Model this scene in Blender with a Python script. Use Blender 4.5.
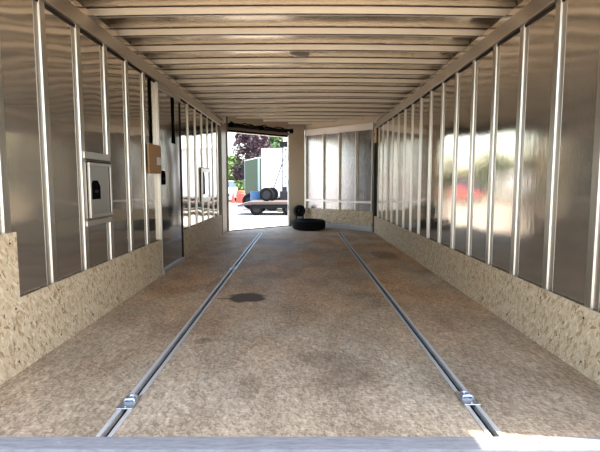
import bpy, bmesh, math, random
from mathutils import Vector, Matrix
random.seed(7)
PI = math.pi
for o in list(bpy.data.objects): bpy.data.objects.remove(o)
S = bpy.context.scene
C = S.collection

# ------------------------------------------------------------------ camera
cd = bpy.data.cameras.new('camera'); cam = bpy.data.objects.new('camera', cd); C.objects.link(cam)
cd.sensor_width = 36; cd.lens = 36*460/600; cd.clip_start = .02; cd.clip_end = 600
cam.location = (0, 0, .813); cam.rotation_euler = (math.radians(90-5.46), 0, 0)
S.camera = cam
# ------------------------------------------------------------------ world, sun, exposure
w = bpy.data.worlds.new('sky'); S.world = w; w.use_nodes = True
nt = w.node_tree; nt.nodes.clear()
sk = nt.nodes.new('ShaderNodeTexSky'); sk.sky_type = 'NISHITA'; sk.sun_disc = False
sk.sun_elevation = math.radians(68); sk.sun_rotation = math.radians(98)
sk.dust_density = 1.5; sk.air_density = 1.0; sk.ozone_density = 1.0
bg = nt.nodes.new('ShaderNodeBackground'); bg.inputs[1].default_value = .55
wo = nt.nodes.new('ShaderNodeOutputWorld')
tint = nt.nodes.new('ShaderNodeMix'); tint.data_type = 'RGBA'; tint.blend_type = 'MULTIPLY'; tint.inputs[0].default_value = 1; tint.inputs[7].default_value = (1.0, .93, .84, 1)
nt.links.new(sk.outputs[0], tint.inputs[6]); nt.links.new(tint.outputs[2], bg.inputs[0]); nt.links.new(bg.outputs[0], wo.inputs[0])
sd = bpy.data.lights.new('sun', 'SUN'); sun = bpy.data.objects.new('sun', sd); C.objects.link(sun)
sd.energy = 8; sd.angle = math.radians(.6); sd.color = (1, .88, .71)
sun.rotation_euler = Vector((-.38, .062, -1.0)).to_track_quat('-Z', 'Y').to_euler(); sun.location = (8, -1, 20)
S.view_settings.view_transform = 'Standard'; S.view_settings.look = 'None'
S.view_settings.gamma = 1; S.view_settings.use_curve_mapping = False
S.view_settings.exposure = 1.3

# ------------------------------------------------------------------ materials
def mat(name, col, rough=.5, metal=0., spec=.5):
    m = bpy.data.materials.new(name); m.use_nodes = True
    b = m.node_tree.nodes['Principled BSDF']
    b.inputs['Base Color'].default_value = (*col, 1); b.inputs['Roughness'].default_value = rough
    b.inputs['Metallic'].default_value = metal; b.inputs['Specular IOR Level'].default_value = spec
    return m
def N(m, t, **k):
    n = m.node_tree.nodes.new(t)
    for a, v in k.items():
        if a in n.inputs.keys() if not a.startswith('_') else False: n.inputs[a].default_value = v
        else: setattr(n, a.lstrip('_'), v)
    return n
def L(m, a, b): m.node_tree.links.new(a, b)
def B(m): return m.node_tree.nodes['Principled BSDF']
def coords(m, scale=(1,1,1), rot=(0,0,0), kind='Object'):
    t = N(m, 'ShaderNodeTexCoord'); p = N(m, 'ShaderNodeMapping')
    p.inputs['Scale'].default_value = scale; p.inputs['Rotation'].default_value = rot
    L(m, t.outputs[kind], p.inputs[0]); return p.outputs[0]
def noise(m, vec, scale, detail=4, rough=.5, dist=0):
    n = N(m, 'ShaderNodeTexNoise'); L(m, vec, n.inputs['Vector'])
    n.inputs['Scale'].default_value = scale; n.inputs['Detail'].default_value = detail
    n.inputs['Roughness'].default_value = rough; n.inputs['Distortion'].default_value = dist
    return n.outputs['Fac']
def ramp(m, fac, stops):
    r = N(m, 'ShaderNodeValToRGB'); L(m, fac, r.inputs[0]); e = r.color_ramp.elements
    while len(e) < len(stops): e.new(.5)
    for i, (p, c) in enumerate(stops):
        e[i].position = p; e[i].color = (*c, 1) if len(c) == 3 else c
    return r.outputs[0]
def mix(m, fac, a, b, mode='MIX'):
    n = N(m, 'ShaderNodeMix'); n.data_type = 'RGBA'; n.blend_type = mode
    for s, v in ((0, fac), (6, a), (7, b)):
        if isinstance(v, (int, float)): n.inputs[s].default_value = v
        elif isinstance(v, tuple): n.inputs[s].default_value = (*v, 1)
        else: L(m, v, n.inputs[s])
    return n.outputs[2]
def math_(m, op, a, b=None, c=None):
    n = N(m, 'ShaderNodeMath'); n.operation = op
    for i, v in enumerate((a, b, c)):
        if v is None: continue
        if isinstance(v, (int, float)): n.inputs[i].default_value = v
        else: L(m, v, n.inputs[i])
    return n.outputs[0]
def bump(m, h, strength, dist, prev=None):
    n = N(m, 'ShaderNodeBump'); L(m, h, n.inputs['Height'])
    n.inputs['Strength'].default_value = strength; n.inputs['Distance'].default_value = dist
    if prev is not None: L(m, prev, n.inputs['Normal'])
    return n.outputs[0]

def metal(name, col, rough, wave=.0, brush=(1,1,1), brush_str=.0, var=.06, wscale=2.2, wvec=(1,1,1)):
    m = mat(name, col, rough, 1)
    b = B(m)
    v = coords(m, brush)
    fine = noise(m, v, 60, 3, .6)
    big = noise(m, coords(m, (1, 1, 1)), 3, 3)
    mr = N(m, 'ShaderNodeMapRange'); L(m, mix(m, .5, fine, big), mr.inputs[0])
    mr.inputs[3].default_value = max(.02, rough-var); mr.inputs[4].default_value = rough+var
    L(m, mr.outputs[0], b.inputs['Roughness'])
    L(m, mix(m, fine, tuple(c*.9 for c in col), tuple(min(1, c*1.06) for c in col)), b.inputs['Base Color'])
    nrm = None
    if wave:
        nrm = bump(m, noise(m, coords(m, wvec), wscale, 1, .4), 1, wave)
    if brush_str:
        nrm = bump(m, fine, brush_str, .001, nrm)
    if nrm is not None: L(m, nrm, b.inputs['Normal'])
    return m

SKIN = metal('brushed_aluminium_sheet', (.44, .38, .31), .04, wave=.006, brush=(4, 4, .05), brush_str=.16, var=.015, wvec=(1, .9, 1.3))
B(SKIN).inputs['Metallic'].default_value = .8
STUD = metal('extruded_aluminium', (.56, .525, .475), .40, brush=(.4, .4, .05), var=.02)
RAIL = metal('mill_aluminium_rail', (.56, .51, .45), .42, brush=(2, .1, 2), var=.1)
NOSE = metal('nose_sheet_light_toned', (.36, .365, .37), .27, wave=.006, brush=(4, 4, .05), brush_str=.2, var=.05)  # same sheet as SKIN, with the nose's light level put into its colour
ROOF = metal('roof_aluminium_sheet', (.60, .52, .41), .27, wave=.006, brush=(.1, 3, 3), var=.08, wvec=(.8, 1.2, 1))
BOW = metal('roof_bow_aluminium', (.80, .71, .58), .45, brush=(.1, 3, 3), var=.08)
B(BOW).inputs['Metallic'].default_value = .4
POST = metal('scuffed_steel_post', (.29, .24, .195), .36, wave=.002, brush=(3, 3, .1), var=.1)
HATCHM = metal('hatch_aluminium', (.42, .40, .37), .36, brush=(2, 2, .2))
DOORM = metal('door_sheet', (.40, .385, .36), .09, wave=.006, brush=(3, 3, .1), var=.03)
TRACKM = metal('track_aluminium', (.52, .50, .465), .5, brush=(3, .1, 3), var=.12)
B(TRACKM).inputs['Metallic'].default_value = .35
TANM = mat('tan_liner', (.60, .50, .38), .5, .2)
SATIN = mat('satin_aluminium', (.80, .76, .70), .5, .4)
SILL = mat('worn_grey_sill', (.46, .48, .50), .75, .1, .25)
L(SILL, ramp(SILL, noise(SILL, coords(SILL, (1, 6, 1)), 14, 5, .7), [(.35, (.17, .17, .17)), (.6, (.24, .24, .245))]), B(SILL).inputs['Base Color'])
ZINC = metal('zinc_plated_steel', (.60, .62, .65), .42, var=.1)
BLACK = mat('matt_black_plastic', (.004, .004, .004), .9, 0, .0)
RUBBER = mat('black_rubber', (.008, .008, .0085), .85, 0, .12)
GRIME_SHADE = mat('dark_grime_and_shade', (.028, .023, .019), .9, 0, .08)
SEAL_SHADE = mat('dark_brown_seal_and_shade', (.045, .030, .024), .7)
WHITE = mat('white_painted_sheet', (.80, .80, .80), .35)
CREAM = mat('white_body_paint', (.78, .80, .82), .25)
RED = mat('red_stripe_paint', (.55, .05, .05), .35)
REDCAR = mat('red_body_paint', (.45, .04, .04), .3)
GREEN = mat('shaded_green_sheet', (.022, .046, .019), .6, 0, .2)  # green darkened to carry the shade on the trailer's side
BLUEGREY = mat('blue_grey_corner', (.22, .28, .34), .5)
BLUE = mat('blue_plastic', (.02, .08, .18), .5)
ORANGE = mat('orange_plastic', (.42, .11, .045), .5)
SALMON = mat('red_plastic', (.35, .06, .05), .5)
GLASS = mat('tinted_car_glass', (.05, .07, .09), .15, 0, .5)
CARD = mat('brown_fibreboard', (.36, .20, .085), .8)
PAPER = mat('white_paper_label', (.75, .72, .66), .7)
LENS = mat('frosted_lamp_lens', (.26, .21, .155), .35)
STEELD = mat('dark_trailer_steel', (.012, .013, .014), .8, 0, .08)
BARK = mat('bark', (.10, .07, .05), .9)
RIM = mat('wheel_rim', (.03, .03, .032), .7, 0, .1)

def osb(name, plane, sm=5.0):
    m = mat(name, (.6, .5, .36), .75, 0, .25)
    a, b_ = plane
    flakes = None
    base = None
    for i, (ang, st, sc) in enumerate(((.4, 3.0, 22), (-.7, 3.5, 26), (1.3, 3.2, 30), (2.2, 2.5, 19))):
        t = N(m, 'ShaderNodeTexCoord'); sp = N(m, 'ShaderNodeSeparateXYZ'); L(m, t.outputs['Object'], sp.inputs[0])
        cb = N(m, 'ShaderNodeCombineXYZ'); L(m, sp.outputs[a], cb.inputs[0]); L(m, sp.outputs[b_], cb.inputs[1])
        mp = N(m, 'ShaderNodeMapping'); mp.inputs['Rotation'].default_value = (0, 0, ang)
        mp.vector_type = 'TEXTURE'
        mp.inputs['Scale'].default_value = (st, 1, 1); mp.inputs['Location'].default_value = (i*3.3, i*1.7, 0)
        L(m, cb.outputs[0], mp.inputs[0])
        v = N(m, 'ShaderNodeTexVoronoi'); v.voronoi_dimensions = '2D'; L(m, mp.outputs[0], v.inputs['Vector'])
        v.inputs['Scale'].default_value = sc*sm; v.inputs['Randomness'].default_value = 1
        s2 = N(m, 'ShaderNodeSeparateXYZ'); L(m, v.outputs['Color'], s2.inputs[0])
        base = s2.outputs[0] if base is None else mix(m, math_(m, 'GREATER_THAN', s2.outputs[1], .52), base, s2.outputs[0])
    return m, base
OSB, base = osb('oriented_strand_board', (1, 2))
col = ramp(OSB, base, [(0, (.27, .17, .085)), (.15, (.42, .30, .175)), (.45, (.51, .39, .25)), (.8, (.55, .43, .28)), (1, (.64, .52, .36))])
dk = noise(OSB, coords(OSB), 38, 2)
col = mix(OSB, ramp(OSB, dk, [(.66, (0, 0, 0)), (.74, (1, 1, 1))]), col, (.16, .10, .06))
L(OSB, col, B(OSB).inputs['Base Color'])
L(OSB, bump(OSB, base, .25, .002), B(OSB).inputs['Normal'])

# worn plywood / strand floor
FLOOR, fb = osb('worn_strand_floor', (0, 1), 6)
m = FLOOR
t = N(m, 'ShaderNodeTexCoord'); sp = N(m, 'ShaderNodeSeparateXYZ'); L(m, t.outputs['Object'], sp.inputs[0])
X, Y = sp.outputs[0], sp.outputs[1]
c = ramp(m, fb, [(0, (.38, .30, .21)), (.4, (.51, .405, .285)), (1, (.63, .51, .37))])
# long brushed-in grain, along and across
c = mix(m, .85, c, ramp(m, noise(m, coords(m, (5, 1.6, 1), (0, 0, .35)), 14, 6, .75), [(.35, (.55, .52, .48)), (.65, (1.25, 1.22, 1.18))]), 'MULTIPLY')
c = mix(m, .75, c, ramp(m, noise(m, coords(m, (2, 9, 1), (0, 0, -.12)), 13, 6, .8), [(.35, (.55, .53, .50)), (.65, (1.25, 1.25, 1.25))]), 'MULTIPLY')
# rusty brown patches, strongest in the middle of the floor's length
pat = ramp(m, noise(m, coords(m, (1.1, .55, 1)), 1.7, 5, .6, .4), [(.36, (0, 0, 0)), (.62, (1, 1, 1))])
yl = ramp(m, math_(m, 'DIVIDE', Y, 9), [(.17, (.12,)*3), (.36, (.75,)*3), (.66, (1,)*3), (.78, (.6,)*3), (.88, (.0,)*3)])
c = mix(m, math_(m, 'MULTIPLY', pat, math_(m, 'MULTIPLY', yl, 1.0)), c, mix(m, 1., c, (1.22, .90, .65), 'MULTIPLY'))
pat2 = ramp(m, noise(m, coords(m, (1.0, .8, 1), (0, 0, .6)), 2.6, 4, .6, .3), [(.50, (0, 0, 0)), (.66, (1, 1, 1))])
c = mix(m, math_(m, 'MULTIPLY', pat2, .55), c, mix(m, .9, c, (.55, .50, .46), 'MULTIPLY'))
c = mix(m, .9, c, ramp(m, noise(m, coords(m, (1.6, .9, 1)), 2.2, 5, .65, .5), [(.36, (.80, .77, .73)), (.60, (1.10, 1.09, 1.08))]), 'MULTIPLY')
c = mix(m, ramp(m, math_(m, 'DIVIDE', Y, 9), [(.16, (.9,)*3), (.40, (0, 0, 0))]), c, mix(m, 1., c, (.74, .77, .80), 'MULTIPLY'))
# small dark specks
c = mix(m, ramp(m, noise(m, coords(m), 30, 2), [(.70, (0, 0, 0)), (.78, (.8,)*3)]), c, (.12, .10, .085))
# soaked-in oil spots: (x, y, radius x, radius y, strength)
wob = math_(m, 'MULTIPLY', math_(m, 'SUBTRACT', noise(m, coords(m), 9, 3), .5), .7)
for (sx, sy, rx, ry, st) in ((-.375, 3.19, .15, .15, .95), (-.52, 3.16, .07, .03, .6), (-.37, 6.3, .32, .42, .35), (.13, 2.05, .16, .12, .28), (.18, 1.85, .12, .1, .22), (-.65, 3.6, .1, .3, .3), (.95, 5.1, .15, .35, .35), (-.50, 2.3, .05, .05, .4), (-.2, 1.75, .05, .12, .2)):
    dx = math_(m, 'DIVIDE', math_(m, 'SUBTRACT', X, sx), rx); dy = math_(m, 'DIVIDE', math_(m, 'SUBTRACT', Y, sy), ry)
    d = math_(m, 'SQRT', math_(m, 'ADD', math_(m, 'MULTIPLY', dx, dx), math_(m, 'MULTIPLY', dy, dy)))
    d = math_(m, 'ADD', d, wob)
    f = ramp(m, d, [(.78, (st,)*3), (1.1, (0, 0, 0))])
    c = mix(m, f, c, (.06, .034, .02))
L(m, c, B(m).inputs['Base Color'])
B(m).inputs['Roughness'].default_value = .65; B(m).inputs['Specular IOR Level'].default_value = .10
L(m, bump(m, noise(m, coords(m, (6, 2, 1)), 14, 5, .7), .35, .004), B(m).inputs['Normal'])

GROUND = mat('pale_gravel_and_concrete', (.5, .48, .45), .9)
L(GROUND, ramp(GROUND, noise(GROUND, coords(GROUND), .6, 8, .7), [(.3, (.29, .26, .22)), (.7, (.39, .35, .295))]), B(GROUND).inputs['Base Color'])
GRASS = mat('mown_grass', (.12, .2, .05), .9)
L(GRASS, ramp(GRASS, noise(GRASS, coords(GRASS), 1.2, 8, .7), [(.3, (.10, .17, .04)), (.7, (.20, .30, .08))]), B(GRASS).inputs['Base Color'])
def leafmat(name, a, b_):
    m = mat(name, a, .6)
    L(m, ramp(m, noise(m, coords(m), 3, 3), [(.35, a), (.65, b_)]), B(m).inputs['Base Color'])
    B(m).inputs['Subsurface Weight'].default_value = 0
    return m
PURPLE = leafmat('purple_leaves', (.018, .011, .018), (.07, .032, .04))
LGREEN = leafmat('light_green_leaves', (.06, .12, .03), (.16, .25, .07))
DGREEN = leafmat('green_leaves', (.03, .07, .02), (.08, .14, .05))

# ------------------------------------------------------------------ mesh helpers
def nb(): return bmesh.new()
def box(bm, x0, x1, y0, y1, z0, z1, M=None):
    r = bmesh.ops.create_cube(bm, size=1)
    mm = Matrix.Translation(((x0+x1)/2, (y0+y1)/2, (z0+z1)/2)) @ Matrix.Diagonal((abs(x1-x0), abs(y1-y0), abs(z1-z0), 1))
    bmesh.ops.transform(bm, matrix=(M @ mm) if M else mm, verts=r['verts']); return bm
def prism(bm, pts, z0, z1, M=None):
    lo = [bm.verts.new((p[0], p[1], z0)) for p in pts]; hi = [bm.verts.new((p[0], p[1], z1)) for p in pts]
    n = len(pts); fs = [bm.faces.new(lo[::-1]), bm.faces.new(hi)]
    for i in range(n): fs.append(bm.faces.new((lo[i], lo[(i+1) % n], hi[(i+1) % n], hi[i])))
    bmesh.ops.recalc_face_normals(bm, faces=fs)
    if M: bmesh.ops.transform(bm, matrix=M, verts=lo+hi)
    return bm
def tube(bm, pts, r, seg=8):
    pts = [Vector(p) for p in pts]; rings = []
    for i, p in enumerate(pts):
        d = (pts[min(i+1, len(pts)-1)]-pts[max(i-1, 0)]).normalized()
        u = d.cross(Vector((0, 0, 1)));
        if u.length < .05: u = d.cross(Vector((1, 0, 0)))
        u.normalize(); v = d.cross(u)
        rr = r[i] if isinstance(r, (list, tuple)) else r
        rings.append([bm.verts.new(p+u*math.cos(a)*rr+v*math.sin(a)*rr) for a in (2*PI*k/seg for k in range(seg))])
    fs = []
    for a, b_ in zip(rings, rings[1:]):
        for k in range(seg): fs.append(bm.faces.new((a[k], a[(k+1) % seg], b_[(k+1) % seg], b_[k])))
    fs.append(bm.faces.new(rings[0][::-1])); fs.append(bm.faces.new(rings[-1]))
    bmesh.ops.recalc_face_normals(bm, faces=fs)
    return bm
def lathe(bm, prof, seg=32, M=None, closed=False):
    rings = []; vs = []
    for (r, z) in prof:
        ring = [bm.verts.new((r*math.cos(2*PI*k/seg), r*math.sin(2*PI*k/seg), z)) for k in range(seg)]
        rings.append(ring); vs += ring
    fs = []
    pairs = list(zip(rings, rings[1:])) + ([(rings[-1], rings[0])] if closed else [])
    for a, b_ in pairs:
        for k in range(seg): fs.append(bm.faces.new((a[k], a[(k+1) % seg], b_[(k+1) % seg], b_[k])))
    if not closed:
        fs.append(bm.faces.new(rings[0])); fs.append(bm.faces.new(rings[-1]))
    bmesh.ops.recalc_face_normals(bm, faces=fs)
    if M: bmesh.ops.transform(bm, matrix=M, verts=vs)
    return bm
def obj(name, bm, m, parent=None, bev=0, smooth=False):
    me = bpy.data.meshes.new(name); bm.to_mesh(me); bm.free()
    o = bpy.data.objects.new(name, me); C.objects.link(o)
    me.materials.append(m)
    if parent: o.parent = parent; o.matrix_parent_inverse = Matrix.Identity(4)
    if smooth:
        for p in me.polygons: p.use_smooth = True
    if bev:
        b = o.modifiers.new('bevel', 'BEVEL'); b.width = bev; b.segments = 2; b.limit_method = 'ANGLE'
    return o
def struct(o): o['kind'] = 'structure'; return o
def empty(name, loc, rz=0):
    o = bpy.data.objects.new(name, None); C.objects.link(o); o.location = loc; o.rotation_euler = (0, 0, rz)
    o.empty_display_size = .1; return o
def tag(o, label, cat, group=None):
    o['label'] = label; o['category'] = cat
    if group: o['group'] = group
    return o

# ------------------------------------------------------------------ dimensions
HW = 1.2; YR = 1.40; YC = 7.5           # half width, rear edge of the floor, where the V nose begins
NL = Vector((-.20, 8.5)); NR = Vector((.08, 8.55))
ZR0, ZR1, ZB, ZC = 1.66, 1.80, 1.838, 1.885

# ------------------------------------------------------------------ large structure
gr = nb(); box(gr, -150, 150, -120, 46, -.75, -.55); struct(obj('ground', gr, GROUND))
gr = nb(); box(gr, -150, 150, 46, 200, -.75, -.53); struct(obj('ground_verge', gr, GRASS))

# floor: three runs of boards with two slots for the tracks, then the nose
TX = .628; TW = .027
bm = nb()
for a, b_ in ((-1.25, -TX-TW), (-TX+TW, TX-TW), (TX+TW, 1.25)): box(bm, a, b_, YR, 7.36, -.05, 0)
prism(bm, [(-1.25, 7.36), (1.25, 7.36), (1.25, 7.52), (.1, 8.6), (-.22, 8.56), (-1.25, 7.52)], -.05, 0)
floor = struct(obj('floor', bm, FLOOR))
bm = nb(); box(bm, -1.3, 1.3, 1.24, 8.0, -.16, -.05); prism(bm, [(-1.25, 8.0), (1.25, 8.0), (.1, 8.6), (-.2, 8.6)], -.16, -.05)
obj('subfloor', bm, STEELD, floor)
bm = nb(); box(bm, -1.3, 1.3, 1.325, 1.399, -.05, .004); box(bm, -1.3, 1.3, 1.24, 1.325, -.05, -.012)
for k in range(8): lathe(bm, [(.006, 0), (.006, .003)], 10, Matrix.Translation((-1.05+k*.3, 1.365, .004)))
struct(obj('trim_1', bm, SILL, bev=.002))

# ceiling skin, slightly crowned
bm = nb()
nx = 12
def crown(x): return .012*(1-(x/1.2)**2)
ys = [1.36 + (8.6-1.36)*j/30 for j in range(31)]
def hw_at(y):
    return 1.36 if y < 7.5 else 1.27-(y-7.5)*1.05
lo = [[bm.verts.new((hw_at(y)*(-1+2*i/nx), y, ZC+crown(hw_at(y)*(-1+2*i/nx)))) for i in range(nx+1)] for y in ys]
hi = [[bm.verts.new((v.co.x, v.co.y, v.co.z+.03)) for v in row] for row in lo]
for j in range(30):
    for i in range(nx):
        bm.faces.new((lo[j][i], lo[j+1][i], lo[j+1][i+1], lo[j][i+1])); bm.faces.new((hi[j][i], hi[j][i+1], hi[j+1][i+1], hi[j+1][i]))
for j in range(30):
    for i in (0, nx): bm.faces.new((lo[j][i], hi[j][i], hi[j+1][i], lo[j+1][i]))
bmesh.ops.recalc_face_normals(bm, faces=bm.faces)
ceiling = struct(obj('ceiling', bm, ROOF, smooth=False))
bm = nb(); box(bm, -1.3, 1.262, 1.04, 1.36, 1.86, 1.97); obj('unseen_shade_overhang', bm, RAIL, ceiling)  # unseen roof overhang, added to shade the sill and shape its sun patch

def bow(y, hw):
    bm = nb(); n = 10; w0, w1 = .016, .026
    prof = [(-w1, ZC+.004), (-w1, ZC-.002), (-w0, ZC-.006), (-w0, ZB), (w0, ZB), (w0, ZC-.006), (w1, ZC-.002), (w1, ZC+.004)]
    rows = []
    for i in range(n+1):
        x = hw*(-1+2*i/n)
        rows.append([bm.verts.new((x, y+a, z+crown(x))) for a, z in prof])
    for a, b_ in zip(rows, rows[1:]):
        for k in range(8): bm.faces.new((a[k], a[(k+1) % 8], b_[(k+1) % 8], b_[k]))
    bm.faces.new(rows[0]); bm.faces.new(rows[-1][::-1]); bmesh.ops.recalc_face_normals(bm, faces=bm.faces)
    o = obj('roof_bow', bm, BOW, ceiling)
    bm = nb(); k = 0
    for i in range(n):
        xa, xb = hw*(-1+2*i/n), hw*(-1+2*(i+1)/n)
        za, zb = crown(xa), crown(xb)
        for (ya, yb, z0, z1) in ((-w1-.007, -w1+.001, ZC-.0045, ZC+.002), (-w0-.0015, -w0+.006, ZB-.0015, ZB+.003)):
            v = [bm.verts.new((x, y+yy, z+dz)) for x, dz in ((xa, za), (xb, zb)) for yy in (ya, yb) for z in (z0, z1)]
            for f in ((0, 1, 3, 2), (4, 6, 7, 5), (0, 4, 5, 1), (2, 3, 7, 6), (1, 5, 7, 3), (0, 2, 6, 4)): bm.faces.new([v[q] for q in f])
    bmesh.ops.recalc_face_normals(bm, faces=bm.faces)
    obj('painted_bow_shade', bm, SEAL_SHADE, o)  # dark strips painting the gap shade along the bow's top and bottom edges
    return o
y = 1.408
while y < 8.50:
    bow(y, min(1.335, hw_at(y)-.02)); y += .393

# side walls -----------------------------------------------------------------
def stud_bm(s, y0, y1, z0, z1, face=.050, xin=1.212, xs=1.2225):
    "hat-section stud on wall s (-1 left, +1 right); the open hat is flanged onto the sheet"
    yc = (y0+y1)/2; h = face/2
    prof = [(xs, yc-h-.036), (xs-.002, yc-h-.036), (xs-.002, yc-h), (xin, yc-h+.003), (xin, yc+h-.003), (xs-.002, yc+h), (xs-.002, yc+h+.008), (xs, yc+h+.008)]
    bm = nb(); prism(bm, [(s*x, y) for x, y in prof], z0, z1); return bm
def skin_wall(name, s):
    bm = nb(); box(bm, s*1.222, s*1.262, 1.34, 7.53, 0.0, 1.80)
    return struct(obj(name, bm, SKIN))
wl_, wr_ = skin_wall('wall_left', -1), skin_wall('wall_right', 1)
studs = [1.55, 1.90] + [2.248+.353*k for k in range(15)]
for s, wall in ((-1, wl_), (1, wr_)):
    for y in studs:
        if s < 0 and 3.9 < y < 4.76: continue
        if s < 0 and y > 7.05: continue
        if s < 0 and 2.85 < y < 3.03:
            obj('stud', stud_bm(s, y, y, .97, ZR0+.02), STUD, wall, .0015); obj('stud', stud_bm(s, y, y, .0, .575), STUD, wall, .0015); continue
        obj('stud', stud_bm(s, y, y, .0, ZR0+.02), STUD, wall, .0015)
    # top rail with its small lower lip and bottom sill behind the boards
    bm = nb()
    prism(bm, [(s*1.245, ZR0), (s*1.196, ZR0), (s*1.196, ZR0+.006), (s*1.204, ZR0+.010), (s*1.228, ZR1-.006), (s*1.226, ZR1+.004), (s*1.232, ZR1+.010), (s*1.34, ZR1+.010), (s*1.34, ZC+.01), (s*1.37, ZC+.01), (s*1.37, ZR1-.03), (s*1.245, ZR1-.03)], 1.36, 7.50)
    M = Matrix(((1, 0, 0, 0), (0, 0, 1, 0), (0, 1, 0, 0), (0, 0, 0, 1)))
    bmesh.ops.transform(bm, matrix=M, verts=bm.verts); bmesh.ops.recalc_face_normals(bm, faces=bm.faces)
    obj('top_rail', bm, RAIL, wall, .002)
    bm = nb(); box(bm, s*1.222, s*1.215, 1.40, 7.4, 1.645, ZR0)
    obj('painted_rail_shade', bm, GRIME_SHADE, wall)  # dark strip painting the recess shadow under the top rail
    bm = nb(); box(bm, s*1.210, s*1.262, 1.335, 1.345, -.05, 1.90); obj('rear_post', bm, RAIL, wall, .003)
    bm = nb(); box(bm, s*1.19, s*1.38, 7.495, 7.56, ZR1-.04, 1.91); box(bm, s*1.222, s*1.262, 7.50, 7.56, 1.6, 1.91); obj('corner_cap', bm, RAIL, wall)
def plyobj(pts, s, parent, name='strand_board'):
    bm = nb(); prism(bm, pts, 1.2, 1.211)      # drawn in (y,z), turned onto the wall
    M = Matrix(((0, 0, s, 0), (1, 0, 0, 0), (0, 1, 0, 0), (0, 0, 0, 1)))
    bmesh.ops.transform(bm, matrix=M, verts=bm.verts); bmesh.ops.recalc_face_normals(bm, faces=bm.faces)
    return obj(name, bm, OSB, parent)
plyobj([(1.345, 0.001), (3.955, .001), (3.955, .318), (1.935, .318), (1.935, .603), (1.345, .603)], -1, wl_)
plyobj([(4.705, .001), (7.06, .001), (7.06, .318), (4.705, .318)], -1, wl_)
plyobj([(1.345, .001), (3.80, .001), (3.80, .285), (1.345, .288)], 1, wr_)
plyobj([(3.804, .001), (6.24, .001), (6.24, .275), (3.804, .285)], 1, wr_)
plyobj([(6.244, .001), (7.495, .001), (7.495, .268), (6.244, .275)], 1, wr_)
# screws in the boards
def screws(s, pts, wall):
    bm = nb()
    for (y, z) in pts:
        M = Matrix.Translation((s*1.1995, y, z)) @ Matrix.Rotation(-s*PI/2, 4, 'Y')
        lathe(bm, [(.005, 0), (.005, .0012)], 8, M)
    obj('screw_row', bm, GRIME_SHADE, wall)
screws(1, [(y, z) for y in studs if y < 7.4 for z in (.05, .24)], wr_)
screws(-1, [(y, z) for y in studs if (y < 3.9 or y > 4.75) and y < 7.0 for z in (.05, .28)]+[(1.885, .56), (1.6, .56)], wl_)

# side door in the left wall -------------------------------------------------
bm = nb(); box(bm, -1.240, -1.206, 4.01, 4.675, .055, 1.60)
door = struct(obj('door_1', bm, DOORM, bev=.003))
bm = nb(); box(bm, -1.245, -1.196, 3.958, 3.985, .0, 1.655); box(bm, -1.245, -1.196, 3.985, 4.705, 1.605, 1.655)
box(bm, -1.243, -1.19, 3.985, 4.705, .0, .045); obj('door_frame', bm, STUD, door, .002)
bm = nb(); box(bm, -1.243, -1.197, 4.682, 4.703, .045, 1.605); obj('door_gasket', bm, GRIME_SHADE, door, .002)
bm = nb(); prism(bm, [(4.018, .79), (4.13, .79), (4.13, .885), (4.105, .91), (4.018, .91)], -1.208, -1.199)
M = Matrix(((0, 0, 1, 0), (1, 0, 0, 0), (0, 1, 0, 0), (0, 0, 0, 1)))
bmesh.ops.transform(bm, matrix=M, verts=bm.verts); bmesh.ops.recalc_face_normals(bm, faces=bm.faces)
lat = obj('door_handle', bm, BLACK, door, .002)
bm = nb(); box(bm, -1.199, -1.190, 4.04, 4.11, .835, .85); obj('lever', bm, GRIME_SHADE, lat, .002)

# nose: right wall, centre post, ramp opening -------------------------------
A = Vector((1.2, 7.5)); Bv = NR; D = (Bv-A); LV = D.length; D.normalize(); Nn = Vector((-D.y, D.x))  # Nn: normal
if Nn.y > 0: Nn = -Nn                                  # into the room
ang = math.atan2(D.y, D.x)
MV = Matrix.Translation((A.x, A.y, 0)) @ Matrix(((D.x, Nn.x, 0, 0), (D.y, Nn.y, 0, 0), (0, 0, 1, 0), (0, 0, 0, 1)))
# local frame: x along the wall from the right corner, y = into the room
bm = nb(); box(bm, -.02, LV-.01, -.07, -.035, 0, 1.90, MV); wn = struct(obj('wall_nose', bm, NOSE))
bmesh_fix = lambda bm: bmesh.ops.recalc_face_normals(bm, faces=bm.faces)
def nobj(name, bm, m, bev=0):
    bmesh_fix(bm); return obj(name, bm, m, wn, bev)
for t in (.045, .375, .735, 1.09):
    bm = nb(); h = .016
    prism(bm, [(t-h-.014, -.035), (t-h-.014, -.031), (t-h, -.031), (t-h+.003, 0), (t+h-.003, 0), (t+h, -.031), (t+h+.014, -.031), (t+h+.014, -.035)], .0, ZR0+.01, MV)
    nobj('stud', bm, STUD, .0015)
bm = nb(); box(bm, LV-.045, LV-.008, -.035, .006, 0, ZR0+.01, MV); nobj('stud', bm, STUD, .002)
bm = nb(); box(bm, .03, LV-.01, -.034, .004, ZR0, ZR1-.035, MV); box(bm, .03, LV-.01, -.034, .012, ZR0-.004, ZR0+.004, MV); nobj('top_rail', bm, SATIN, .002)
bm = nb(); box(bm, .04, LV-.05, 0.0, .013, .462, .500, MV); box(bm, .04, LV-.05, .013, .019, .462, .467, MV); box(bm, .04, LV-.05, .013, .019, .495, .5, MV); nobj('wall_track', bm, SATIN, .001)
OSBN = OSB
bm = nb(); box(bm, .012, LV-.012, .001, .012, .085, .335, MV); nobj('strand_board', bm, OSBN)
bm = nb(); box(bm, .012, LV-.012, .001, .020, .001, .085, MV); nobj('kick_strip', bm, TRACKM, .002)
# header from rail to roof skin over the nose
bm = nb(); box(bm, .0, LV+.1, -.07, -.03, ZR1-.035, 1.90, MV); nobj('upper_panel', bm, TANM)
# corner post right: dark gap and small drilled board
bm = nb(); box(bm, 1.198, 1.245, 7.42, 7.515, 0, 1.46); obj('corner_gap', bm, GRIME_SHADE, wr_, .002)
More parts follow.
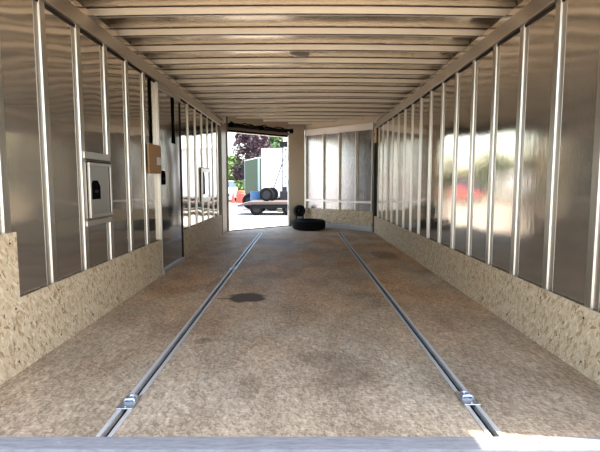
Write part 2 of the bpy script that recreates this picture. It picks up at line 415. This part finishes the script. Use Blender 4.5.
# centre post
bm = nb(); prism(bm, [(NL.x, NL.y), (NR.x, NR.y), (NR.x+.02, NR.y+.10), (NL.x-.02, NL.y+.10)], 0, 1.93)
wp = struct(obj('trim_2', bm, POST, bev=.006))
bm = nb(); prism(bm, [(NL.x-.022, NL.y-.012), (NL.x+.004, NL.y-.014), (NL.x+.004, NL.y-.001), (NL.x-.01, NL.y+.10), (NL.x-.03, NL.y+.09)], .0, 1.80)
obj('post_edge', bm, SATIN, wp, .002)
for z in (.35, .8, 1.25):
    bm = nb(); tube(bm, [(NL.x-.018, NL.y-.012, z-.05), (NL.x-.018, NL.y-.012, z+.05)], .008); obj('hinge_knuckle', bm, ZINC, wp)
# left jamb
bm = nb(); box(bm, -1.245, -1.192, 7.075, 7.50, 0, ZR0+.05)
prism(bm, [(-1.24, 7.50), (-1.188, 7.50), (-1.165, 7.545), (-1.20, 7.60), (-1.245, 7.56)], 0, 1.86)
bmesh_fix(bm); jm = struct(obj('trim_3', bm, POST, bev=.004))
bm = nb()
for k in range(14): lathe(bm, [(.006, 0), (.004, .004)], 8, Matrix.Translation((-1.192, 7.46, .1+k*.115)) @ Matrix.Rotation(PI/2, 4, 'Y'))
obj('rivet_row', bm, ZINC, jm)
JAMB = mat('tan_jamb', (.27, .21, .16), .5, .3)
jm.data.materials[0] = JAMB
# header over the opening
E = Vector((-1.19, 7.52)); F2 = Vector((NL.x, NL.y)); D2 = (F2-E); L2 = D2.length; D2.normalize(); N2 = Vector((D2.y, -D2.x))
MH = Matrix.Translation((E.x, E.y, 0)) @ Matrix(((D2.x, N2.x, 0, 0), (D2.y, N2.y, 0, 0), (0, 0, 1, 0), (0, 0, 0, 1)))
bm = nb(); box(bm, -.03, L2+.03, -.08, -.02, 1.655, 1.765, MH); bmesh_fix(bm); hd = struct(obj('trim_4', bm, SEAL_SHADE))
bm = nb(); box(bm, -.03, L2+.03, -.07, -.015, 1.765, 1.90, MH); bmesh_fix(bm); obj('upper_panel', bm, TANM, hd)
bm = nb(); box(bm, -.02, L2+.02, -.02, .01, 1.66, 1.70, MH); bmesh_fix(bm); obj('header_angle', bm, POST, hd, .002)
bm = nb(); box(bm, 0, L2-.01, -.08, -.012, 1.632, 1.657, MH); bmesh_fix(bm); obj('weather_strip', bm, RUBBER, hd, .004)
bm = nb(); box(bm, .02, L2-.02, -.075, -.02, 1.622, 1.633, MH); bmesh_fix(bm); obj('drip_edge', bm, STUD, hd, .001)
# threshold of the ramp opening
bm = nb(); box(bm, -.03, L2-.0, -.06, -.012, -.05, .012, MH); bmesh_fix(bm); struct(obj('trim_5', bm, STEELD, bev=.003))

# ------------------------------------------------------------------ floor tracks and their fittings
def track(x, y1, label):
    t = empty('tie_down_track', (x, YR, 0))
    bm = nb(); l = y1-YR
    for s in (-1, 1):
        a, b_ = sorted((s*.0115, s*.0265)); box(bm, a, b_, .0, l, -.004, .003)
        a, b_ = sorted((s*.0115, s*.0135)); box(bm, a, b_, .0, l, -.020, -.003)
    box(bm, -.0265, .0265, l-.03, l, -.004, .0035)
    obj('channel', bm, TRACKM, t, .0008)
    bm = nb(); box(bm, -.0115, .0115, .0, l-.03, -.024, -.018); obj('slot_bottom', bm, GRIME_SHADE, t)
    tag(t, label, 'floor track', 'aluminium tracks sunk in the floor')
    return t
track(-TX, 7.36, 'long aluminium tie-down track in the floor nearer the side door')
track(TX, 7.36, 'long aluminium tie-down track in the floor nearer the right wall, ending in sunlight')
def fitting():
    t = empty('tie_down_fitting', (0, 0, 0.0035))
    bm = nb(); box(bm, -.030, .030, -.052, .052, .0002, .005); lathe(bm, [(.006, .005), (.005, .008)], 6, Matrix.Translation((0, -.04, 0))); lathe(bm, [(.006, .005), (.005, .008)], 6, Matrix.Translation((0, .04, 0)))
    obj('base_plate', bm, ZINC, t, .0015)
    bm = nb(); tube(bm, [(-.02, 0, .006), (-.014, 0, .014), (.014, 0, .014), (.02, 0, .006)], .005); obj('ring_clip', bm, ZINC, t, smooth=True)
    bm = nb(); seg = 20
    tube(bm, [(.017*math.cos(2*PI*k/seg), .022+.019*math.sin(2*PI*k/seg), .010) for k in range(seg+1)], .0042); obj('ring', bm, ZINC, t, smooth=True)
    return t
f0 = fitting()
def place(root, loc, first=False):
    if first: r = root
    else:
        r = root.copy(); C.objects.link(r)
        for ch in root.children:
            c_ = ch.copy(); C.objects.link(c_); c_.parent = r
    r.location = loc; return r
kids = list(f0.children)
G = 'metal tie-down rings in the floor tracks'
tag(place(f0, (-TX, 1.625, .0035), True), 'shiny metal tie-down ring in the left track, near the rear sill', 'tie-down ring', G)
tag(place(f0, (TX, 1.655, .0035)), 'shiny metal tie-down ring in the right track, near the sunlit sill', 'tie-down ring', G)
tag(place(f0, (-TX, 4.27, .0035)), 'small tie-down ring halfway along the left track, beyond the oil spot', 'tie-down ring', G)

# ------------------------------------------------------------------ wall hatches
def hatch(name, y0, y1, z0, z1, fw, panel, label, latch=None):
    t = empty(name, (-1.212, (y0+y1)/2, z0)); yc = (y0+y1)/2
    a, b_, h = y0-yc, y1-yc, z1-z0
    bm = nb()
    box(bm, 0, .016, a, b_, 0, fw); box(bm, 0, .016, a, b_, h-fw, h); box(bm, 0, .016, a, a+fw, fw, h-fw); box(bm, 0, .016, b_-fw, b_, fw, h-fw)
    obj('frame', bm, STUD, t, .002)
    bm = nb(); box(bm, .0005, .007, a+fw, b_-fw, fw, h-fw); obj('panel', bm, panel, t, .001)
    bm = nb(); box(bm, .007, .009, b_-fw-.008, b_-fw, fw, h-fw); box(bm, .001, .014, a+.01, b_-.01, h, h+.007); obj('gasket', bm, GRIME_SHADE, t)
    if latch:
        y, z, ww, hh = latch
        bm = nb(); prism(bm, [(y-yc, z-z0), (y-yc+ww, z-z0), (y-yc+ww, z-z0+hh*.7), (y-yc+ww*.7, z-z0+hh), (y-yc+ww*.25, z-z0+hh), (y-yc, z-z0+hh*.8)], .007, .011)
        bmesh.ops.transform(bm, matrix=M, verts=bm.verts); bmesh.ops.recalc_face_normals(bm, faces=bm.faces)
        l_ = obj('latch', bm, BLACK, t, .001)
        bm = nb(); box(bm, .011, .014, y-yc+ww*.3, y-yc+ww*.7, z-z0+hh*.35, z-z0+hh*.5); obj('latch_lever', bm, GRIME_SHADE, l_, .001)
    return tag(t, label, 'access hatch')
h1 = hatch('access_hatch', 2.635, 2.94, .605, .925, .018, HATCHM, 'framed metal hatch with black latch in the left wall, before the side door', (2.665, .712, .115, .11))
# cross bars that carry the hatch
for (z0, z1) in ((.945, .985), (.560, .592)):
    bm = nb(); box(bm, -1.245, -1.205, 2.60, 2.95, z0, z1); obj('cross_bar', bm, STUD, wl_, .002)
hatch('access_hatch', 5.66, 6.17, .565, .985, .05, DOORM, 'small bright-framed hatch in left wall, beyond the side door', (5.74, .66, .1, .28))

# ------------------------------------------------------------------ small things on the walls
bm = nb(); box(bm, -1.205, -1.19, 3.665, 3.985, .885, 1.12)
c1 = tag(obj('fibreboard_sheet', bm, CARD, bev=.002), 'brown fibreboard piece fixed to the left wall studs beside the side door', 'board')
bm = nb(); box(bm, -1.19, -1.1885, 3.86, 3.975, .955, 1.02); lb = obj('paper_label', bm, PAPER, c1); lb['label'] = 'white paper label'
bm = nb(); box(bm, -1.228, -1.214, 3.79, 3.84, 1.12, 1.655)
tag(obj('rubber_strip', bm, BLACK, bev=.003), 'black vertical strip running up from the brown board to the top rail', 'strip')
bm = nb(); prism(bm, [(4.40, 1.652), (4.47, 1.652), (4.455, 1.30), (4.48, 1.18), (4.40, 1.18), (4.42, 1.30)], -1.205, -1.197)
bmesh.ops.transform(bm, matrix=M, verts=bm.verts); bmesh.ops.recalc_face_normals(bm, faces=bm.faces)
tag(obj('black_strap', bm, BLACK, bev=.001), 'black strap hanging down from the top rail over the side door', 'strap')
bm = nb(); box(bm, 1.178, 1.197, 7.28, 7.46, 1.43, 1.655)
cbk = tag(obj('drilled_board', bm, OSB, bev=.002), 'small tan wooden block with a hole under the right top rail', 'wooden block')
bm = nb(); lathe(bm, [(.022, 0), (.022, .002)], 20, Matrix.Translation((1.178, 7.37, 1.56)) @ Matrix.Rotation(-PI/2, 4, 'Y')); obj('hole', bm, BLACK, cbk)

# dome lamp
t = empty('dome_lamp', (0.0, 3.93, ZC-.010))
bm = nb(); lathe(bm, [(.06, .05), (.085, .03), (.085, .005), (.082, -.004), (.078, -.006)], 40); obj('lamp_base', bm, BOW, t, smooth=True)
bm = nb(); lathe(bm, [(.080, -.004), (.078, -.008), (.065, -.016), (.045, -.022), (.015, -.025)], 40); obj('lens', bm, LENS, t, smooth=True)
tag(t, 'round unlit dome lamp on the middle of the ribbed ceiling', 'ceiling lamp')

# cables and hinge tube over the ramp opening
def HP(x, y, z): v = MH @ Vector((x, y, z)); return (v.x, v.y, v.z)
t = empty('cable_bundle', HP(0, 0, 1.75))
inv = Vector(t.location)
for k, (r, zz, yy) in enumerate(((.012, 1.742, .03), (.008, 1.765, .04), (.010, 1.722, .028))):
    bm = nb(); pts = []
    for i in range(29):
        x = .05+i*(L2+.06)/28
        pts.append(Vector(HP(x, yy+.01*math.sin(i*1.3+k*2), zz+.014*math.sin(i*.9+k*1.9)+.008*math.sin(i*2.3+k)))-inv)
    tube(bm, pts, r, 8); obj('cable', bm, RUBBER, t, smooth=True)
for x in (.07, L2*.5, L2+.02):
    bm = nb(); p = Vector(HP(x, .045, 1.73))-inv
    lathe(bm, [(.02, -.035), (.034, -.025), (.034, .03), (.02, .04)], 14, Matrix.Translation(p)); obj('cable_clamp', bm, BLACK, t, smooth=True)
tag(t, 'black cables and seals strung along the top of the open ramp doorway', 'cables')

# ------------------------------------------------------------------ tyres in the nose
def tyre_prof(R, r, W):
    h = W/2
    return [(r, -h*.72), (r+.02, -h*.92), (R-.07*R/.3, -h), (R-.022, -h*.88), (R-.004, -h*.68), (R, -h*.3), (R-.008, -h*.27), (R-.008, -h*.2), (R, -h*.17),
            (R, h*.17), (R-.008, h*.2), (R-.008, h*.27), (R, h*.3), (R-.004, h*.68), (R-.022, h*.88), (R-.07*R/.3, h), (r+.02, h*.92), (r, h*.72), (r+.015, h*.5), (r+.015, -h*.5)]
bm = nb(); lathe(bm, tyre_prof(.285, .165, .17), 48, Matrix.Translation((0, 0, .085)), closed=True)
o = obj('tyre', bm, RUBBER, smooth=False); o.location = (.155, 7.905, .001)
tag(o, 'black tyre lying flat on the floor in the nose', 'tyre')
t = empty('small_wheel', (-.005, 8.415, .001)); t.rotation_euler = (0, 0, .1)
MM = Matrix.Translation((0, 0, .29)) @ Matrix.Rotation(PI/2+.0, 4, 'X')
bm = nb(); lathe(bm, tyre_prof(.105, .055, .09), 28, MM, closed=True); obj('tread', bm, RUBBER, t, smooth=True)
bm = nb(); lathe(bm, [(.01, -.03), (.062, -.03), (.062, .03), (.01, .03)], 24, MM); obj('hub', bm, STEELD, t, smooth=True)
bm = nb(); tube(bm, [(-.06, .0, .29), (-.06, 0, .02)], .012); tube(bm, [(.06, .0, .29), (.06, 0, .02)], .012); tube(bm, [(-.06, 0, .29), (.06, 0, .29)], .01); box(bm, -.075, .075, -.05, .05, 0, .02); obj('stand', bm, STEELD, t, smooth=False)
tag(t, 'small black jack wheel on a stand leaned by the steel centre post', 'wheel')

# ------------------------------------------------------------------ outside
ZG = -.55
def wheel(parent, x, y, z, R, W, axis='X', name='wheel'):
    rot = Matrix.Rotation(PI/2, 4, 'Y') if axis == 'X' else Matrix.Rotation(PI/2, 4, 'X')
    MM = Matrix.Translation((x, y, z)) @ rot
    bm = nb(); lathe(bm, tyre_prof(R, R*.58, W), 28, MM, closed=True); wv = obj(name, bm, RUBBER, parent, smooth=True)
    bm = nb(); lathe(bm, [(.02, -W*.3), (R*.6, -W*.32), (R*.6, W*.32), (.02, W*.3)], 24, MM); obj('rim', bm, RIM, wv)
    return wv
def cargo(name, loc, rz, lx, ly, z0, z1, m, label, stripe=None, wheels=(), corner=STUD, dark_corner=None, cat='trailer'):
    t = empty(name, loc, rz)
    bm = nb(); box(bm, -lx/2, lx/2, -ly/2, ly/2, z0, z1); obj('body', bm, m, t, .03)
    bm = nb()
    box(bm, -lx/2-.012, lx/2+.012, -ly/2-.012, ly/2+.012, z1-.07, z1-.01); box(bm, -lx/2-.012, lx/2+.012, -ly/2-.012, ly/2+.012, z0, z0+.09)
    obj('edge_trim', bm, corner, t, .005)
    for sx in (-1, 1):
        for sy in (-1, 1):
            bm = nb(); cx, cy = sx*lx/2, sy*ly/2; box(bm, cx-.05-sx*.03, cx+.05-sx*.03, cy-.05-sy*.03, cy+.05-sy*.03, z0, z1)
            obj('corner_post', bm, dark_corner or corner, t, .004)
    bm = nb(); box(bm, -lx/2+.1, lx/2-.1, -ly/2+.1, ly/2-.1, z0-.14, z0); obj('chassis', bm, STEELD, t)
    if stripe:
        bm = nb(); box(bm, -lx/2-.006, lx/2+.006, -ly/2-.006, ly/2+.006, *stripe); obj('stripe', bm, RED, t)
    for (x, y, ax, R) in wheels: wheel(t, x, y, R, R, .2, ax)
    return tag(t, label, cat)
# white trailer behind the flatbed
cargo('cargo_trailer', (1.02, 22.6, ZG), 0, 5.6, 2.0, .62, 2.92, WHITE, 'big white enclosed trailer parked behind the flatbed', wheels=[(-2.35, -.96, 'Y', .36), (-1.6, -.96, 'Y', .36), (1.9, -.96, 'Y', .36)])
# green box trailer
cargo('cargo_trailer', (-1.72, 26.1, ZG), math.radians(18.4), 2.1, 3.5, .55, 2.66, GREEN, 'green sided box trailer with grey corner, left of the white trailer', wheels=[(-.98, -.6, 'X', .38), (-.98, .3, 'X', .38), (.98, -.6, 'X', .38), (.98, .3, 'X', .38)], dark_corner=BLUEGREY)
# neighbour with the red stripe (seen mirrored in the sheets)
cargo('cargo_trailer', (-14.5, 7.0, ZG), 0, 2.0, 7.4, .5, 1.85, WHITE, 'low white trailer with a red stripe, mirrored in the nose wall sheets', stripe=(1.22, 1.60), wheels=[(1.05, -.8, 'X', .36), (1.05, .2, 'X', .36), (-1.05, -.8, 'X', .36), (-1.05, .2, 'X', .36)])
# flatbed
t = empty('flatbed_trailer', (0, 19.6, ZG))
bm = nb()
prism(bm, [(-2.52, .44), (-2.05, .56), (4.2, .56), (4.2, .47), (-2.0, .46), (-2.5, .38)], -1.0, 1.0)
M2 = Matrix(((1, 0, 0, 0), (0, 0, 1, 0), (0, 1, 0, 0), (0, 0, 0, 1)))
bmesh.ops.transform(bm, matrix=M2, verts=bm.verts); bmesh_fix(bm)
DECK = mat('brown_deck_planks', (.07, .05, .042), .8)
obj('deck', bm, DECK, t, .004)
bm = nb(); box(bm, -2.0, 4.2, -.9, -.82, .30, .46); box(bm, -2.0, 4.2, .82, .9, .30, .46)
for k in range(8): box(bm, -1.9+k*.8, -1.84+k*.8, -.85, .85, .36, .46)
obj('chassis', bm, STEELD, t, .004)
for x in (-1.78, -.45, .35): 
    for yy in (-.75, .75): wheel(t, x, yy, .28, .28, .2, 'Y')
tag(t, 'low flatbed trailer with sloping tail outside the ramp doorway', 'trailer')
for k, (wx, wy) in enumerate(((-1.40, 19.35), (-1.22, 19.9))):
    t = empty('spare_wheel', (wx, wy, ZG+.561)); wheel(t, 0, 0, .29, .29, .16, 'Y', 'tyre')
    tag(t, ('dark wheel standing on the flatbed deck, the nearer of the pair', 'dark wheel standing on the flatbed deck, behind its twin')[k], 'wheel', 'wheels standing on the flatbed deck')
# mast with stay in front of the white trailer
t = empty('lattice_mast', (-.72, 21.2, ZG))
bm = nb()
for sx in (-.12, .12): tube(bm, [(sx*.7, 0, 0), (sx*.7, 0, 2.95)], .026, 6)
for k in range(9): tube(bm, [(-.084, 0, .3+k*.3), (.084, 0, .45+k*.3)], .018, 5)
box(bm, -.3, .3, -.3, .3, 0, .05); obj('mast', bm, mat('galvanised_grey', (.10, .11, .12), .6, 0, .2), t)
bm = nb(); tube(bm, [(-.6, 0, .75), (-.03, 0, 2.4)], .026, 6); obj('stay', bm, RIM, t)
bm = nb(); box(bm, -.2, .22, -.12, .12, 2.95, 3.2); tube(bm, [(.1, 0, 3.2), (.1, 0, 3.75)], .02, 6); box(bm, .0, .2, -.05, .05, 3.6, 3.8); obj('head_unit', bm, STEELD, t, .01)
bm = nb(); box(bm, -.2, .2, -.14, .14, .55, .95); box(bm, -.1, .12, -.1, .1, .95, 1.15); obj('winch', bm, RIM, t, .02)
tag(t, 'grey lattice mast with a dark head standing before the white trailer', 'mast')
# blue drum, spare tyre beside the green trailer
def drum(loc, m, R, H, label):
    bm = nb(); lathe(bm, [(R*.96, 0), (R, .02), (R, H*.32), (R*1.03, H*.34), (R, H*.36), (R, H*.64), (R*1.03, H*.66), (R, H*.68), (R, H-.02), (R*.94, H)], 28)
    o = obj('plastic_drum', bm, m, smooth=False); o.location = loc; return tag(o, label, 'drum')
drum((-2.15, 22.6, ZG), BLUE, .29, .92, 'blue plastic drum beside the green trailer')
t = empty('spare_wheel', (-2.52, 23.3, ZG)); wheel(t, 0, 0, .40, .40, .22, 'Y', 'tyre'); tag(t, 'dark spare wheel standing beside the blue drum', 'wheel')
drum((-3.95, 31.0, ZG), ORANGE, .34, .78, 'orange plastic drum right of the white car')
drum((-3.78, 30.0, ZG), SALMON, .26, .62, 'smaller red plastic drum, next to the orange drum')
bm = nb(); lathe(bm, [(.26, 0), (.26, .04), (.13, .05), (.02, .72)], 20); o = obj('traffic_cone', bm, SALMON); o.location = (-4.35, 30.0, ZG); tag(o, 'red traffic cone between the white car and the drums', 'cone')

def car(loc, rz, m, label, van=False):
    t = empty('van' if van else 'car', loc, rz); Wd = .88
    if van: pr_ = [(-2.3, .35), (-2.35, .9), (-2.3, 1.15), (-1.6, 1.3), (-1.0, 2.0), (2.3, 2.05), (2.4, 1.9), (2.4, .35)]
    else: pr_ = [(-2.2, .3), (-2.28, .6), (-2.15, .82), (-1.15, .98), (2.0, 1.0), (2.2, .85), (2.25, .35)]
    Mx = Matrix(((0, 0, 1, 0), (1, 0, 0, 0), (0, 1, 0, 0), (0, 0, 0, 1)))
    bm = nb(); prism(bm, pr_, -Wd, Wd); bmesh.ops.transform(bm, matrix=Mx, verts=bm.verts); bmesh_fix(bm); obj('body', bm, m, t, .06)
    if not van:
        bm = nb(); lo_ = [(-Wd+.06, -1.15), (Wd-.06, -1.15), (Wd-.06, 1.75), (-Wd+.06, 1.75)]; hi_ = [(-.62, -.35), (.62, -.35), (.62, 1.05), (-.62, 1.05)]
        a = [bm.verts.new((x, y, .97)) for x, y in lo_]; b_ = [bm.verts.new((x, y, 1.42)) for x, y in hi_]
        bm.faces.new(a[::-1]); bm.faces.new(b_)
        for i in range(4): bm.faces.new((a[i], a[(i+1) % 4], b_[(i+1) % 4], b_[i]))
        bmesh_fix(bm); obj('windows', bm, GLASS, t, .03)
        bm = nb(); box(bm, -.64, .64, -.38, 1.08, 1.41, 1.45); obj('roof', bm, m, t, .015)
    else:
        bm = nb(); box(bm, -.80, .80, -1.42, -1.25, 1.45, 1.85); box(bm, -.885, .885, -.9, .2, 1.35, 1.8); obj('windows', bm, GLASS, t, .01)
    for sx in (-1, 1):
        for y in (-1.4, 1.35): wheel(t, sx*.80, y, .32, .32, .2, 'X')
    for x in (-.6, .6): bm = nb(); box(bm, x-.15, x+.15, -2.29, -2.1, .58, .74); obj('headlamp', bm, PAPER, t, .01)
    bm = nb(); box(bm, -.4, .4, -2.30, -2.2, .42, .55); obj('grille', bm, STEELD, t, .01)
    return tag(t, label, 'van' if van else 'car')
car((-5.45, 33.5, ZG), .12, CREAM, 'white car at the left edge of the ramp doorway')
car((-8.9, 31.5, ZG), .3, REDCAR, 'red car parked left of the white car, mirrored in the right wall')
car((-12.0, 30.5, ZG), .3, CREAM, 'white van parked beside the red car, mirrored in the right wall', True)

def tree(loc, H, R, m, label, n, trunk=.16, z0=.25, leaf=.22, name='tree', flat=1., seed=1, group=None):
    rd = random.Random(seed); t = empty(name, loc)
    bm = nb(); tube(bm, [(0, 0, 0), (.06*R, .03, H*.3), (-.04*R, .02, H*.6), (0.03, 0, H*.85)], [trunk, trunk*.8, trunk*.5, trunk*.15], 8)
    for k in range(7):
        a = k*2.4; zz = H*(.3+.08*k); tube(bm, [(0, 0, zz), (R*.55*math.cos(a), R*.55*math.sin(a), zz+H*.12)], [trunk*.35, trunk*.1], 5)
    obj('trunk', bm, BARK, t)
    bl = []
    for k in range(26):
        zz = z0+(1-z0)*rd.random()**.8; rr = R*(1-((zz-.5)/.62)**2 if zz > .5 else 1-.5*((.5-zz)/.5)**2)
        a = rd.random()*2*PI; d = rd.random()**.5*.75*rr; bl.append((d*math.cos(a), d*math.sin(a), zz*H*.93, R*(.22+.2*rd.random())))
    verts = []; faces = []
    for k in range(n):
        b0 = rd.choice(bl); u = Vector((rd.gauss(0, 1), rd.gauss(0, 1), rd.gauss(0, 1)*flat)).normalized()*b0[3]*(.65+.4*rd.random())
        p = Vector(b0[:3])+u; d1 = Vector((rd.gauss(0, 1), rd.gauss(0, 1), rd.gauss(0, .7))).normalized(); d2 = d1.cross(Vector((rd.gauss(0, 1), rd.gauss(0, 1), rd.gauss(0, 1)))).normalized()
        s_ = leaf*(.6+.7*rd.random()); i = len(verts)
        verts += [p-d1*s_, p+d2*s_*.5, p+d1*s_, p-d2*s_*.5]; faces.append((i, i+1, i+2, i+3))
    me = bpy.data.meshes.new('foliage'); me.from_pydata([tuple(v) for v in verts], [], faces); me.materials.append(m)
    o = bpy.data.objects.new('foliage', me); C.objects.link(o); o.parent = t
    return tag(t, label, 'tree', group)
tree((-4.0, 37.5, ZG), 6.0, 2.0, PURPLE, 'dark purple-leaved tree rising behind the green trailer', 9000, z0=.12, leaf=.13, seed=3)
tree((-6.8, 44, ZG), 3.6, 2.4, LGREEN, 'light green bushy tree behind the white car', 4200, z0=.05, leaf=.22, seed=5)
tree((-2.2, 48, ZG), 6.6, 2.6, DGREEN, 'green tree far behind the white trailer, right of the purple tree', 4200, z0=.3, leaf=.22, seed=8)
G2 = 'far trees along the verge, mirrored in the right wall'
for k in range(7):
    tree((-13-k*5.6, 52-k*2.2, ZG), 3.8+.8*(k % 3), 2.6, DGREEN, 'green tree in the far row left of the light green tree', 1500, z0=.05, leaf=.34, seed=20+k, group=G2)
